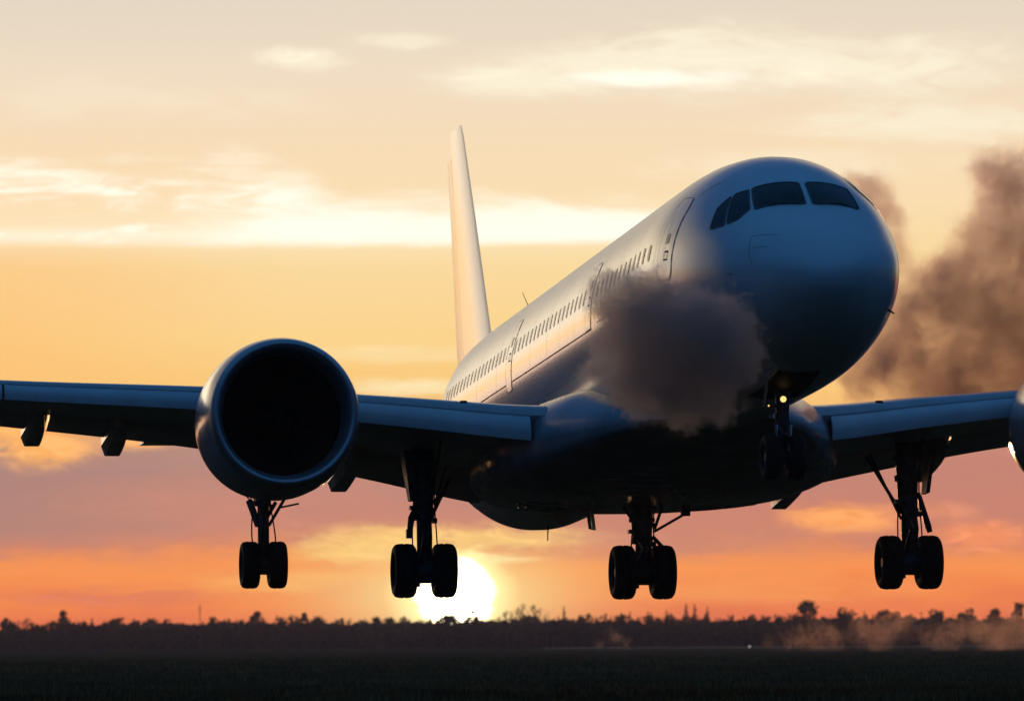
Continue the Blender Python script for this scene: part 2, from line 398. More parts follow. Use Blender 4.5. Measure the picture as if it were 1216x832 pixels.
# cockpit windows: two in front, two on each side, each a dark pane in a frame
def cockpit(pts):
    b = AB(); skin_poly(b, poly_round(pts, .05), .014); o = b.build('cockpit_window', M_GLASS, smooth=60)
    f = AB(); skin_line(f, poly_round(pts, .05), .04, .020, True, .08); f.build('window_frame', M_LINE, o, smooth=0)
    return o
for sg in (-1, 1):
    cockpit([(3.20, sg * 28.6), (2.93, sg * 2.0), (2.04, sg * 2.4), (2.33, sg * 35.4)])
    e = 0 if sg < 0 else 1.35
    cockpit([(3.21 + e, sg * 30.6), (3.42 + e, sg * 38.4), (2.63 + e, sg * 56.2), (2.42 + e, sg * 49.0), (2.46 + e, sg * 38.0)])
    cockpit([(3.45 + e, sg * 40.2), (3.52 + e, sg * 51.0), (3.22 + e, sg * 64.8), (2.70 + e, sg * 58.2)])
for sg in (-1, 1):                                   # wipers parked along the lower frame
    b = AB(); b.tube([fus(2.03, R(sg * 6), .04), fus(2.16, R(sg * 18), .05), fus(2.22, R(sg * 26), .05)], .012, 6); b.build('wiper', M_STEEL)
# cabin windows along the side the photograph shows
proto = None
for s in [7.55 + .66 * i for i in range(0, 52)]:
    if 15.3 < s < 16.4 or 28.3 < s < 29.3: continue
    b = AB(); dw, dt = .105, 4.1
    pts = [(s + dw * math.copysign(abs(math.cos(a)) ** .6, math.cos(a)), -76.9 + dt * math.copysign(abs(math.sin(a)) ** .6, math.sin(a))) for a in [2 * PI * k / 14 for k in range(14)]]
    rows = [[fus(p[0], R(p[1]), .008) for p in pts]]
    b.grid([[fus(s + (p[0] - s) * f, R(-76.9 + (p[1] + 76.9) * f), .008) for p in pts] for f in (1, .5)], close_u=True, cap1=True)
    b.build('cabin_window', M_WIN, smooth=60)
# doors: a gap all round, a sill and a small pane
for s0, s1, t0, t1 in ((5.35, 6.50, -50, -93), (15.45, 16.30, -61, -95), (28.35, 29.25, -60, -99)):
    e = .12 * (s1 - s0)
    ring = [(s0 + e, t0), (s1 - e, t0), (s1, t0 - 6), (s1, t1 + 4), (s1 - e, t1), (s0 + e, t1), (s0, t1 + 4), (s0, t0 - 6)]
    b = AB(); skin_poly(b, ring, .010); d = b.build('passenger_door', M_WHITE, smooth=60)
    b = AB(); skin_line(b, ring, .015, .013, True); b.build('door_gap', M_LINE, d, smooth=0)
    sm = (s0 + s1) / 2
    b = AB(); skin_poly(b, [(sm - .12, -70), (sm + .12, -70), (sm + .12, -75), (sm - .12, -75)], .018); b.build('door_pane', M_WIN, d, smooth=60)
    b = AB(); skin_line(b, [(sm - .22, -79), (sm + .05, -79), (sm + .05, -83), (sm - .22, -83)], .04, .018, True); b.build('door_handle', M_LINE, d, smooth=0)
def seam(pts, wd, off=.006): b = AB(); skin_line(b, pts, wd, off); b.build('panel_line', M_LINE, smooth=0)
for s in (9.6, 11.9, 18.1, 20.4, 25.2, 34.6): seam([(s, -5), (s, -150)], .008, .003)
for a in (-40, -112, -128): seam([(7.4, a), (42, a)], .008, .003)
seam([(8.6, -94), (14.6, -94)], .022); seam([(15.45, -95.5), (34.2, -94.5), (43, -94.5)], .03)
for s in (6.9, 14.9, 22.4, 31.0, 38.5): seam([(s, -20), (s, -140)], .012, .004)
seam([(1.10, -39), (1.59, -53), (1.16, -84)], .010, .004); seam([(1.36, -66), (.98, -56)], .008, .004); seam([(4.6, -34), (5.3, -49)], .018)
# probes, plates and aerials on the skin
def probe(s, t, h, wd, lean=.2, name='antenna', m=None):
    b = AB(); p = Vector(fus(s, R(t), -.03)); q = Vector(fus(s, R(t), h))
    q += Vector((0, lean, 0)); b.hexa([p + Vector((-wd / 6, -wd, 0)), p + Vector((wd / 6, -wd, 0)), p + Vector((wd / 6, wd, 0)), p + Vector((-wd / 6, wd, 0))],
           [q + Vector((-wd / 8, -wd * .5, 0)), q + Vector((wd / 8, -wd * .5, 0)), q + Vector((wd / 8, wd * .5, 0)), q + Vector((-wd / 8, wd * .5, 0))])
    b.build(name, m or M_DARK, smooth=0)
probe(36.5, -22, .46, .035, .02); probe(12, 0, .28, .14, .2); probe(40.5, 180, .40, .07, .1, 'drain_mast'); probe(2.55, 118, .16, .10, .08, 'air_data_probe')
probe(1.82, -94, .12, .05, .05, 'air_data_probe')
b = AB(); skin_poly(b, [(5.65, -97.5), (6.6, -98.0), (6.6, -101.5), (5.65, -101)], .012); b.build('static_plate', M_LINE, smooth=60)

# wing-to-body fairing, the broad dark keel
b = AB(); rows = []
F_H = pchip([13.2, 15, 17, 19, 22, 25, 28, 31, 33.5, 36, 39.5], [.9, 2.3, 3.1, 3.72, 4.40, 4.40, 4.0, 3.3, 2.5, 1.4, .6])
F_D = pchip([13.2, 15, 17, 19, 22, 25, 28, 31, 33.5, 36, 39.5], [-2.55, -2.95, -3.3, -3.62, -3.88, -3.82, -3.66, -3.46, -3.15, -2.75, -2.65])
F_U = pchip([13.2, 15, 17, 19, 22, 25, 28, 31, 34, 37, 39.5], [-2.4, -1.9, -1.35, -1.0, -1.1, -1.3, -1.6, -1.85, -2.1, -2.4, -2.55])
for i in range(44):
    s = 13.2 + 26.3 * i / 43; h, d, t = F_H(s), F_D(s), F_U(s); zc = -2.62
    row = []
    for k in range(64):
        a = 2 * PI * k / 64; ca, sa = math.cos(a), math.sin(a); ex = .52 if ca < 0 else .9
        row.append((h * math.copysign(abs(sa) ** (.72 if ca < 0 else 1.0), sa), s, zc + ((t - zc) if ca > 0 else (zc - d)) * math.copysign(abs(ca) ** ex, ca)))
    rows.append(row)
b.grid(rows, close_u=True, cap0=True, cap1=True)
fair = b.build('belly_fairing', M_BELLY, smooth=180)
def fair_z(x, y):
    h, d = F_H(y), F_D(y); q = min(1., abs(x) / h) ** (1 / .72)
    return -2.62 - (-2.62 - d) * math.sqrt(max(0, 1 - q * q)) ** .52
def keel_strip(x0, x1, y0, y1, wd, m):
    """a low rib lying on the keel from (x0, y0) to (x1, y1)"""
    b = AB(); rows = []
    dx_, dy_ = x1 - x0, y1 - y0; L = math.hypot(dx_, dy_); nx, ny = -dy_ / L * wd / 2, dx_ / L * wd / 2
    for i in range(9):
        x, y = x0 + dx_ * i / 8, y0 + dy_ * i / 8
        rows.append([(x + k * nx, y + k * ny, fair_z(x + k * nx, y + k * ny) + e) for k, e in ((-1, .02), (-1, -.018), (1, -.018), (1, .02))])
    b.grid(rows, close_u=True, cap0=True, cap1=True); b.build('glint_strip', m, fair, smooth=0)
rng = random.Random(4)  # raised strips added to draw thin glints on the dark keel
for i in range(6): keel_strip(-1.9 + rng.uniform(-.2, .2), -.3 + rng.uniform(-.3, .3), 17.8 + i * .62, 17.8 + i * .62, .08, M_BELLY)
for i in range(4): keel_strip(-3.0 + rng.uniform(-.3, .3), -.8, 24.2 + i * 1.1, 24.2 + i * 1.1, .06, M_BELLY); keel_strip(1.0, 2.7 + rng.uniform(-.2, .4), 24.5 + i * 1.1, 24.5 + i * 1.1, .06, M_BELLY)
for x, y in ((-.2, 19.6), (1.6, 23.4), (-1.3, 27.4), (2.2, 26.2), (.4, 20.9), (-1.0, 16.2)): keel_strip(x, x + .6, y, y + 1.5, .10, M_GREY)

# wings
LAT = [1.6, 3.6, 6.6, 10.3, 16.2, 23., 29.4]
W_Y = pchip(LAT, [17.7, 19.0, 20.75, 23.0, 27.0, 31.5, 35.8]); W_Z = pchip(LAT, [-2.2, -2.02, -1.58, -1.08, -.42, .45, 1.3])
W_C = pchip(LAT, [14.4, 12.6, 10.4, 8.2, 5.9, 4.1, 2.5]); W_T = pchip(LAT, [.112, .112, .108, .104, .10, .10, .10])
W_D = pchip(LAT, [.30, .28, .24, .18, .12, .08, .05])     # fall of the chord line over the main box
AIR = [(0, 0), (.01, .12), (.03, .19), (.07, .26), (.14, .32), (.25, .36), (.38, .35), (.52, .31), (.66, .24), (.80, .14)]
AIL = [(.80, -.14), (.66, -.24), (.52, -.35), (.38, -.43), (.25, -.45), (.14, -.38), (.07, -.29), (.03, -.20), (.01, -.12)]
def wing_row(l):
    c, t, y, z, d = W_C(l), W_T(l), W_Y(l), W_Z(l), W_D(l)
    return [(l, y + x * c, z - d * x / .8 + k * t * c) for x, k in AIR + AIL]
def strip(l0, l1, sec, n=14):
    return [sec(l0 + (l1 - l0) * i / n) for i in range(n + 1)]
def slat_sec(l):
    c, y, z = W_C(l), W_Y(l), W_Z(l); q = (.30 + .055 * c) * 1.0
    o = [(-.62, .14), (-.30, .06), (-.02, -.07), (.16, -.26), (.22, -.46), (.14, -.70)]; i_ = [(.06, -.67), (.10, -.46), (.03, -.30), (-.16, -.13), (-.40, .0), (-.62, .10)]
    return [(l, y - f * q, z + h * q + .05 * q) for f, h in o + i_]
def flap_sec(l, ang=15., fr=.20):
    c, y, z, d = W_C(l), W_Y(l), W_Z(l), W_D(l); y0 = y + .77 * c; z0 = z - d - .012 * c; L = fr * c; a = R(ang)
    pr = [(0, 0), (.05, .07), (.2, .10), (.5, .07), (1, .005), (1, -.005), (.5, -.03), (.2, -.05), (.05, -.04)]
    return [(l, y0 + (x * math.cos(a) + h * math.sin(a)) * L, z0 - (x * math.sin(a) - h * math.cos(a)) * L) for x, h in pr]
def canoe(l, y0, z0, Ln, wd, dp, out=.0):
    """flap track fairing: a blade-like pod under the trailing edge, square at its tail"""
    rows = []
    for t, ww, dd in ((0, .25, .12), (.12, .62, .45), (.3, .85, .7), (.55, .95, .85), (.8, 1.0, .95), (.97, 1.0, 1.0), (1.0, .98, .98)):
        y = y0 + Ln * t; z = z0 - .05 * Ln * t; h = dp * dd; k = wd * ww / 2; e = out * dd
        rows.append([(l - k, y, z + .25), (l - k, y, z - h * .4), (l - k * .97 - e, y, z - h * .96), (l - k * .9 - e, y, z - h), (l + k * .55 - e, y, z - h), (l + k * .65 - e * .6, y, z - h * .95), (l + k, y, z - h * .4), (l + k, y, z + .25)])
    b = AB(); b.grid(rows, close_u=True, cap0=True, cap1=True); return b
for side in (-1, 1):
    mir = side < 0
    b = AB(); b.grid([wing_row(LAT[0] + (LAT[-1] - LAT[0]) * i / 40) for i in range(41)], close_u=True, cap0=True, cap1=True)
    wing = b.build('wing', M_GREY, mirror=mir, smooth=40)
    for a0, a1 in ((3.78, 9.15), (10.75, 16.1), (16.16, 21.9), (21.96, 28.6)):
        b = AB(); b.grid(strip(a0, a1, slat_sec), close_u=True, cap0=True, cap1=True); b.build('slat', M_SLAT, wing, mirror=mir, smooth=40)
    for a0, a1 in ((3.3, 8.9), (8.96, 14.6), (14.66, 20.4)):
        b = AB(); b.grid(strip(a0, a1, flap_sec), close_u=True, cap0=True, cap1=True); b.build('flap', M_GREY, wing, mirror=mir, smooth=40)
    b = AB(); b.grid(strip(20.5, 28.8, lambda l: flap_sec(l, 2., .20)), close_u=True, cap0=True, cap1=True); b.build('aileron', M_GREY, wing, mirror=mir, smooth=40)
    tracks = ((6.95, 27.8, 4.2, .50, .42), (12.9, 28.9, 3.3, .50, .44), (14.95, 29.9, 3.0, .50, .40), (19.5, 32.0, 3.0, .45, .5)) if mir else \
             ((4.75, 27.0, 4.2, .5, .55), (8.6, 28.6, 3.6, .8, .5), (13.35, 28.9, 3.6, .50, .78), (19.5, 32.0, 3.0, .45, .6))
    for l, y0, Ln, wd, dp in tracks:
        c = W_C(l); z0 = W_Z(l) - W_D(l) * .9 - .04 * c
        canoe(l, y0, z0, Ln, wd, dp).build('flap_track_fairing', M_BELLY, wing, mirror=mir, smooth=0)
    b = AB()
    l = 5.25; b.hexa([(l - .1, W_Y(l) + .25, W_Z(l) + .2), (l + .1, W_Y(l) + .25, W_Z(l) + .2), (l + .1, W_Y(l) + .6, W_Z(l) + .2), (l - .1, W_Y(l) + .6, W_Z(l) + .2)], [(l - .07, W_Y(l) + .32, W_Z(l) + .27), (l + .07, W_Y(l) + .32, W_Z(l) + .27), (l + .07, W_Y(l) + .55, W_Z(l) + .27), (l - .07, W_Y(l) + .55, W_Z(l) + .27)])
    b.build('wing_lamp', M_DARK, wing, mirror=mir)
    # pylon and engine
    cx, cy, cz = (10.02 if mir else 10.60), 17.6, -2.08
    b = AB(); rows = []
    for y, zb, zt, k in ((23.4, 0, 0, .26), (25.0, 0, 0, .28), (27, 0, 0, .22), (28.6, 0, 0, .06)):
        z_t = W_Z(10.12) - .05 - .06 * (y - 22.4)
        z_b = cz + .9 + .12 * (y - 24)
        rows.append([(cx - k, y, z_b), (cx + k, y, z_b), (cx + k * .8, y, z_t), (cx - k * .8, y, z_t)])
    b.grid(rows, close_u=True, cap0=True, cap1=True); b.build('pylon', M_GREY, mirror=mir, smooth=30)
    out_p = [(.32, 1.835), (.6, 1.895), (1.1, 1.935), (1.8, 1.95), (2.6, 1.93), (3.6, 1.83), (4.6, 1.66), (5.4, 1.48), (5.42, 1.40), (4.6, 1.36), (3.0, 1.36)]
    lip_p = [(.95, 1.47), (.60, 1.478), (.36, 1.51), (.17, 1.565), (.05, 1.625), (.0, 1.68), (.02, 1.735), (.09, 1.785), (.2, 1.818), (.32, 1.836)]
    inn_p = [(.95, 1.471), (1.2, 1.48), (1.6, 1.50), (2.4, 1.52)]
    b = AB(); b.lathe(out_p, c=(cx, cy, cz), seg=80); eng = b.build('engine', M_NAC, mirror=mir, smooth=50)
    b = AB(); b.lathe(lip_p, c=(cx, cy, cz), seg=80); b.build('inlet_lip', M_LIP, eng, mirror=mir, smooth=180)
    b = AB(); b.lathe(inn_p, c=(cx, cy, cz), seg=64); b.build('inlet_lining', M_DARK, eng, mirror=mir, smooth=180)
    b = AB()
    for k in range(24):
        rows = []
        for r, tw in ((.42, 20), (.75, 34), (1.1, 48), (1.5, 60)):
            a = 2 * PI * k / 24; ww = .12 + .10 * r; ta = R(tw); row = []
            for q in (-1, 1):
                y = cy + 1.75 + q * ww * math.cos(ta); da = q * ww * math.sin(ta) / r
                row.append((cx + r * math.sin(a + da), y, cz + r * math.cos(a + da)))
            rows.append(row)
        b.grid(rows)
    b.lathe([(2.05, 0.02), (2.05, 1.52)], c=(cx, cy, cz), seg=48)
    b.build('fan', M_FAN, eng, mirror=mir, smooth=30)
    b = AB(); b.lathe([(1.0, .01), (1.05, .09), (1.3, .26), (1.6, .40), (1.85, .45), (2.0, .45)], c=(cx, cy, cz), seg=32); b.build('spinner', M_FAN, eng, mirror=mir, smooth=180)
    b = AB(); b.lathe([(4.4, 1.36), (5.4, 1.05), (6.4, .78), (6.4, .66), (5.6, .66)], c=(cx, cy, cz), seg=48); b.lathe([(5.6, .66), (6.4, .5), (7.4, .04)], c=(cx, cy, cz), seg=32)
    b.build('exhaust_cone', M_STEEL, eng, mirror=mir, smooth=50)
    # tailplane
    b = AB()
    TP = [(0, -.55), (.03, -.2), (.1, .15), (.3, .3), (.6, .22), (1, 0), (.6, -.2), (.3, -.3), (.1, -.2)]
    rows = []
    for l, y, z, c in ((.3, 54.2, 1.1, 5.6), (2.5, 55.6, 1.12, 4.8), (9.2, 59.9, 1.25, 2.1)):
        rows.append([(l, y + x * c, z + k * .11 * c * (1 if x else 0)) for x, k in TP])
    b.grid(rows, close_u=True, cap0=True, cap1=True); b.build('tailplane', M_WHITE, mirror=mir, smooth=50)
# fin
b = AB(); rows = []
for z, y, c, t in ((1.6, 47.0, 9.6, .07), (2.55, 48.6, 8.3, .062), (2.85, 49.7, 7.4, .058), (3.4, 50.5, 7.0, .056), (7.0, 53.2, 5.1, .054), (9.9, 55.5, 3.5, .052), (10.3, 55.95, 2.95, .05)):
    rows.append([(k * t * c, y + x * c, z) for x, k in [(0, 0), (.02, .07), (.06, .16), (.15, .32), (.3, .46), (.5, .46), (.7, .30), (.7, -.30), (.5, -.46), (.3, -.46), (.15, -.32), (.06, -.16), (.02, -.07)]])
b.grid(rows, close_u=True, cap0=True, cap1=True); fin = b.build('tail_fin', M_WHITE, smooth=50)
b = AB(); rows = []
for z, y, c, t in ((2.7, 49.3, 7.75, .061), (3.4, 50.5, 7.0, .056), (7.0, 53.2, 5.1, .054), (9.5, 55.2, 3.75, .052)):
    rows.append([(k * t * c, y + x * c, z) for x, k in [(.706, .29), (.99, .02), (1.0, 0), (.99, -.02), (.706, -.29)]])
b.grid(rows, close_u=True, cap0=True, cap1=True); b.build('rudder', M_WHITE, fin, smooth=50)

# landing gear
def wheel_mb(c, rad, wd):
    b = AB(); h = wd / 2
    prof_ = [(-h * .55, rad * .52), (-h * .86, rad * .60), (-h, rad * .76), (-h * .97, rad * .86), (-h * .80, rad * .955), (-h * .5, rad * .99), (-h * .46, rad * .972), (-h * .40, rad * .995), (-h * .12, rad), (-h * .08, rad * .98), (h * .08, rad * .98), (h * .12, rad),
             (h * .40, rad * .995), (h * .46, rad * .972), (h * .5, rad * .99), (h * .80, rad * .955), (h * .97, rad * .86), (h, rad * .76), (h * .86, rad * .60), (h * .55, rad * .52)]
    b.lathe(prof_, 'X', c, 48, 0)
    b.lathe([(-h * .55, rad * .52), (-h * .35, rad * .44), (-h * .3, rad * .2), (-h * .7, rad * .17), (-h * .7, .01)], 'X', c, 32, 1)
    b.lathe([(h * .7, .01), (h * .7, rad * .17), (h * .3, rad * .2), (h * .35, rad * .44), (h * .55, rad * .52)], 'X', c, 32, 1)
    return b
def gear(x, y, zb, rad, wd, gap, ztop, r_leg, hoses=False, thick=1.0, top_r=None):
    """a two-wheel leg: oleo, torque links, axle; x,y the leg, zb the bottom of the tyres"""
    za = zb + rad; b = AB(); r = r_leg
    zm = za + (ztop - za) * .45
    b.tube([(x, y, za - r * .3), (x, y, zm + .1)], r * .72, 16, 1 if False else 0)
    b.tube([(x, y, zm - .12), (x, y, zm), (x, y, zm + .02), (x, y, ztop)], [r * 1.12, r * 1.12, r, r * 1.25], 16)
    b.tube([(x, y, zm + (ztop - zm) * .42), (x, y, zm + (ztop - zm) * .50)], r * 1.35, 16)
    b.tube([(x, y, zm + (ztop - zm) * .74), (x, y, zm + (ztop - zm) * .80)], r * 1.5, 16)
    b.tube([(x - gap / 2 - wd * .1, y, za), (x + gap / 2 + wd * .1, y, za)], r * .62, 14)
    b.lathe([(-r * 1.6, .02), (-r * 1.6, r * .9), (-r * .6, r * 1.3), (r * .6, r * 1.3), (r * 1.6, r * .9), (r * 1.6, .02)], 'X', (x, y, za), 20)
    for sx in (-1, 1):                                   # brake packs and torque links
        b.lathe([(-.10, .02), (-.10, rad * .40), (.10, rad * .40), (.10, .02)], 'X', (x + sx * (gap / 2 - wd * .35), y, za), 20)
        b.tube([(x + sx * r * .5, y - r * .8, zm - .05), (x + sx * r * .25, y - r * 3.0, (zm + za) / 2 + .1)], r * .22, 8)
        b.tube([(x + sx * r * .25, y - r * 3.0, (zm + za) / 2 + .1), (x + sx * r * .5, y - r * .7, za + r)], r * .22, 8)
    b.box((x - r * .9, y - r * .2, za - rad * .42), (r * .8, r * .9, rad * .34)); b.box((x + r * 1.0, y, zm + .35), (r * .5, r, .10))
    b.box((x - r * 1.25, y - r * .4, zm + .18), (r * .45, r, .09)); b.box((x + r * 1.05, y - r * .4, zm - .15), (r * .5, r * .8, .12))
    leg = b.build('landing_gear', [M_STEEL], smooth=40)
    for sx in (-1, 1):
        wheel_mb((x + sx * gap / 2, y, za), rad, wd).build('wheel', [M_TYRE, M_HUB], leg, smooth=40)
    b = AB()
    for sx, ph in ((-1, .3), (1, 1.2)):
        pts = [(x + sx * (r * 1.15 + (.09 if hoses else .03) * math.sin(t * 5 + ph)), y - r * .8, za + rad * .3 + (ztop - za - rad * .3) * .8 * t) for t in [i / 10 for i in range(11)]]
        b.tube(pts, .018, 6)
    if hoses:
        for sx, ww in ((-1, .34), (1, .26)):
            b.tube([(x + sx * r * 1.2, y - r, zm + .15), (x + sx * (r + ww * .5), y - r, zm + .02), (x + sx * (r + ww * .95), y - r, zm + .22), (x + sx * (r + ww), y - r, zm + .6), (x + sx * (r + ww * .9), y - r, zm + .95)], .02, 6)
    b.build('brake_hose', M_DARK, leg)
    return leg
def bars(leg, lst, name='brace'):
    for p, q, r in lst: b = AB(); b.tube([p, q], r, 8); b.build(name, M_STEEL, leg)
def plate(leg, pts, th=.05, name='gear_door', m=None):
    """a door panel: outline points, thickness along x"""
    b = AB(); n = len(pts); d = Vector((th, 0, 0))
    b.add([Vector(p) for p in pts] + [Vector(p) + d for p in pts], [tuple(range(n - 1, -1, -1)), tuple(range(n, 2 * n))] + [(i, (i + 1) % n, n + (i + 1) % n, n + i) for i in range(n)])
    b.build(name, m or M_GREY, leg, smooth=0)

GY = 24.4
# left in the picture: stout leg under the wing
g = gear(-5.72, GY, -6.12, .69, .57, 1.02, -2.3, .25)
bars(g, [((-5.50, GY + .1, -4.05), (-4.95, GY + .5, -3.0), .05), ((-5.42, GY, -3.75), (-5.0, GY + .9, -2.7), .04), ((-5.6, GY - .3, -3.6), (-5.6, GY - 2.4, -2.4), .06)])
b = AB(); b.tube([(-6.10, GY - .1, -4.52), (-6.04, GY - .1, -4.1), (-5.9, GY - .1, -3.75)], [.07, .09, .06], 10); b.box((-6.10, GY - .1, -4.5), (.16, .16, .22)); b.build('shock_absorber', M_STEEL, g)
plate(g, [(-6.08, GY - .2, -3.66), (-6.26, GY - .4, -2.4), (-6.26, GY + .4, -2.4), (-6.08, GY + .2, -3.66)], .2, m=M_STEEL)
# right in the picture
g = gear(6.78, GY, -5.95, .69, .57, 1.02, -2.2, .25)
bars(g, [((6.55, GY, -3.9), (5.80, GY + .4, -2.5), .045), ((6.6, GY, -4.15), (5.95, GY + .7, -2.4), .035), ((6.7, GY - .3, -3.5), (6.7, GY - 2.4, -2.3), .06)])
b = AB(); b.tube([(7.06, GY - .1, -3.55), (7.28, GY - .1, -4.35), (7.32, GY - .1, -4.5)], [.06, .09, .07], 10); b.build('shock_absorber', M_STEEL, g)
plate(g, [(7.20, GY - .3, -3.5), (7.36, GY - .5, -2.2), (7.36, GY + .5, -2.2), (7.20, GY + .3, -3.5)], .10, m=M_STEEL)
# middle, from the keel
g = gear(-.12, GY, -6.18, .69, .57, 1.02, -3.6, .25)
bars(g, [((.20, GY, -4.45), (1.05, GY + .4, -3.98), .035), ((.12, GY - .2, -4.6), (.5, GY, -4.95), .05), ((.20, GY, -4.4), (.42, GY, -3.8), .04), ((-.32, GY, -4.2), (-.6, GY, -3.8), .05)])
b = AB(); b.box((1.08, GY + .4, -3.92), (.22, .2, .2)); b.build('brace_joint', M_STEEL, g)
plate(g, [(-1.33, GY + 1, -4.30), (-1.42, GY + .9, -3.75), (-1.2, GY + 1.5, -3.75), (-1.15, GY + 1.4, -4.30)], .08)
plate(g, [(-1.93, GY + 2, -4.10), (-2.2, GY + 2, -3.5), (-1.9, GY + 2.5, -3.5), (-1.75, GY + 2.4, -4.10)], .10)
# outboard, behind the engine, smaller
g = gear(-9.70, GY + .9, -5.80, .60, .45, .70, -1.6, .19, hoses=True)
bars(g, [((-9.55, GY + .9, -4.2), (-9.05, GY + 1.2, -3.4), .04), ((-9.82, GY + .9, -4.2), (-10.02, GY + 1.1, -3.55), .09), ((-9.6, GY + .9, -4.0), (-9.35, GY + 1.1, -3.6), .05), ((-9.3, GY + .9, -3.75), (-8.75, GY + 1.2, -3.62), .025)])
# nose leg with its two lit lamps
NY = 5.6
g = gear(-.04, NY, -4.80, .52, .38, .56, -2.6, .13)
for q in (-1, 1):
    b = AB(); b.tube([(-.04 + q * .12, NY - .18, -4.15), (-.04 + q * .17, NY - .15, -3.55)], .045, 8); b.build('brace', M_CHROME, g)
for x, z, r in ((-.06, -2.98, .070), (-.40, -3.13, .02)):
    b = AB(); b.lathe([(-.06, .01), (-.05, r * .6), (-.02, r * .95), (.0, r)], 'Y', (x, NY - .30, z), 20); o = b.build('landing_lamp', M_LAMP, g, smooth=180)
b = AB(); b.lathe([(0, .085), (.10, .09), (.18, .03)], 'Y', (-.06, NY - .30, -2.98), 20); b.tube([(-.06, NY - .15, -2.98), (-.04, NY, -2.98)], .04, 8); b.tube([(-.40, NY - .27, -3.13), (-.10, NY - .1, -3.10)], .03, 8); b.build('lamp_housing', M_STEEL, g)
plate(g, [(-.55, 3.6, -2.25), (-.74, 3.8, -2.62), (-.62, 5.0, -3.18), (-.42, 5.5, -2.75), (-.42, 5.2, -2.4)], .05, m=M_WHITE)
b = AB(); skin_patch(b, [(3.6, 168), (3.6, 192), (6.9, 192), (6.9, 168)], .012); b.build('gear_bay', M_DARK, g, smooth=0)

# ------------------------------------------------------------------ ground, runway, grass
def ground_mat():
    m = bpy.data.materials.new('field_grass'); m.use_nodes = True; X.nt = t = m.node_tree
    b = t.nodes['Principled BSDF']; c = t.nodes.new('ShaderNodeTexCoord'); vec = X(c.outputs['Object'])
    n1 = noise(vec, .06, 5, .6); n2 = noise(vec, .9, 5, .65)
    a = mixc(sstep(.35, .65, n1), (.055, .045, .022), (.080, .062, .030)); a = mixc(sstep(.42, .7, n2) * .6, a, (.038, .034, .016))
    df = t.nodes.new('ShaderNodeBsdfDiffuse'); t.links.new(a.s, df.inputs['Color']); t.nodes.remove(b)   # matt: a grass field has no mirror gloss at grazing view
    t.links.new(df.outputs[0], t.nodes['Material Output'].inputs['Surface'])
    return m
b = MB(); S = 16000.
b.add([(-S, -S, 0), (S, -S, 0), (S, S, 0), (-S, S, 0)], [(0, 1, 2, 3)])
tag(b.build('ground', ground_mat(), smooth=0), kind='structure')
M_RUN = mat('runway_concrete', (.26, .25, .24), .32, spec=.5, var=.25, vscale=.05)
b = MB(); b.add([(10, 2300, .004), (900, 2290, .004), (900, 2350, .004), (10, 2360, .004)], [(0, 1, 2, 3)])
tag(b.build('runway', M_RUN, smooth=0), kind='structure')
rng = random.Random(11)
M_BLADE = mat('grass_blade', (.19, .145, .060), .95, spec=.0, var=.5, vscale=.12)
b = MB()
for i in range(76000):
    y = 176 * (760 / 176) ** (rng.random() ** 1.15); x = rng.uniform(-.083, .083) * y
    cl = mnoise.noise((x * .22, y * .05, 1.7)) + .6 * mnoise.noise((x * .9, y * .22, 8.))
    h = (.10 + .16 * rng.random()) * (1 + .9 * cl) + .02
    if h < .05: continue
    a = rng.uniform(0, PI); wd = .035 + .03 * rng.random() + y * .00006; dx_, dy_ = math.cos(a) * wd, math.sin(a) * wd; lx, ly = rng.gauss(0, .07), rng.gauss(0, .07)
    o = len(b.v); b.v += [(x - dx_, y - dy_, -.01), (x + dx_, y + dy_, -.01), (x + lx, y + ly, h)]; b.f.append((o, o + 1, o + 2)); b.mi.append(0)
tag(b.build('grass', M_BLADE, smooth=0), 'dark rough grass covering the airfield in the foreground', 'grass', kind='stuff')

# ------------------------------------------------------------------ the tree line, about 2.6 km off
M_LEAF = mat('tree_foliage', (.055, .060, .035), .9, spec=.1, var=.4, vscale=.5)
M_BARK = mat('tree_bark', (.09, .075, .06), .95, spec=.05, var=.3, vscale=.8)
def leaf(b, p, s, rg):
    n = Vector((rg.gauss(0, 1), rg.gauss(0, 1), rg.gauss(0, 1))).normalized(); q = n.orthogonal().normalized(); r = n.cross(q)
    k = s * rg.uniform(.6, 1.3); o = len(b.v)
    b.v += [tuple(p + q * k), tuple(p + r * k * .8), tuple(p - q * k), tuple(p - r * k * .8)]; b.f.append((o, o + 1, o + 2, o + 3)); b.mi.append(0)
def limbs(b, h, r, rg, n=7, spread=.35, top=.92, low=.3):
    pts = [(0, 0, -.1), (rg.gauss(0, .02) * h, 0, h * .35), (rg.gauss(0, .03) * h, rg.gauss(0, .02) * h, h * .7), (rg.gauss(0, .03) * h, 0, h * top)]
    b.tube(pts, [r, r * .75, r * .45, r * .12], 7); tips = []
    for i in range(n):
        t = low + (top - low) * .95 * i / n; z = h * t; a = rg.uniform(0, 2 * PI); L = h * spread * (1.15 - t) * rg.uniform(.7, 1.2)
        p = Vector((0, 0, z)); q = p + Vector((math.cos(a) * L * .6, math.sin(a) * L * .6, L * .45)); e = p + Vector((math.cos(a) * L, math.sin(a) * L, L * 1.0))
        b.tube([p, q, e], [r * .4, r * .25, r * .07], 5); tips += [q, e]
        for k in range(2):
            f = e + Vector((rg.gauss(0, .4), rg.gauss(0, .4), rg.uniform(.1, .7))) * L * .5; b.tube([q, f], [r * .16, r * .05], 4); tips.append(f)
    return tips
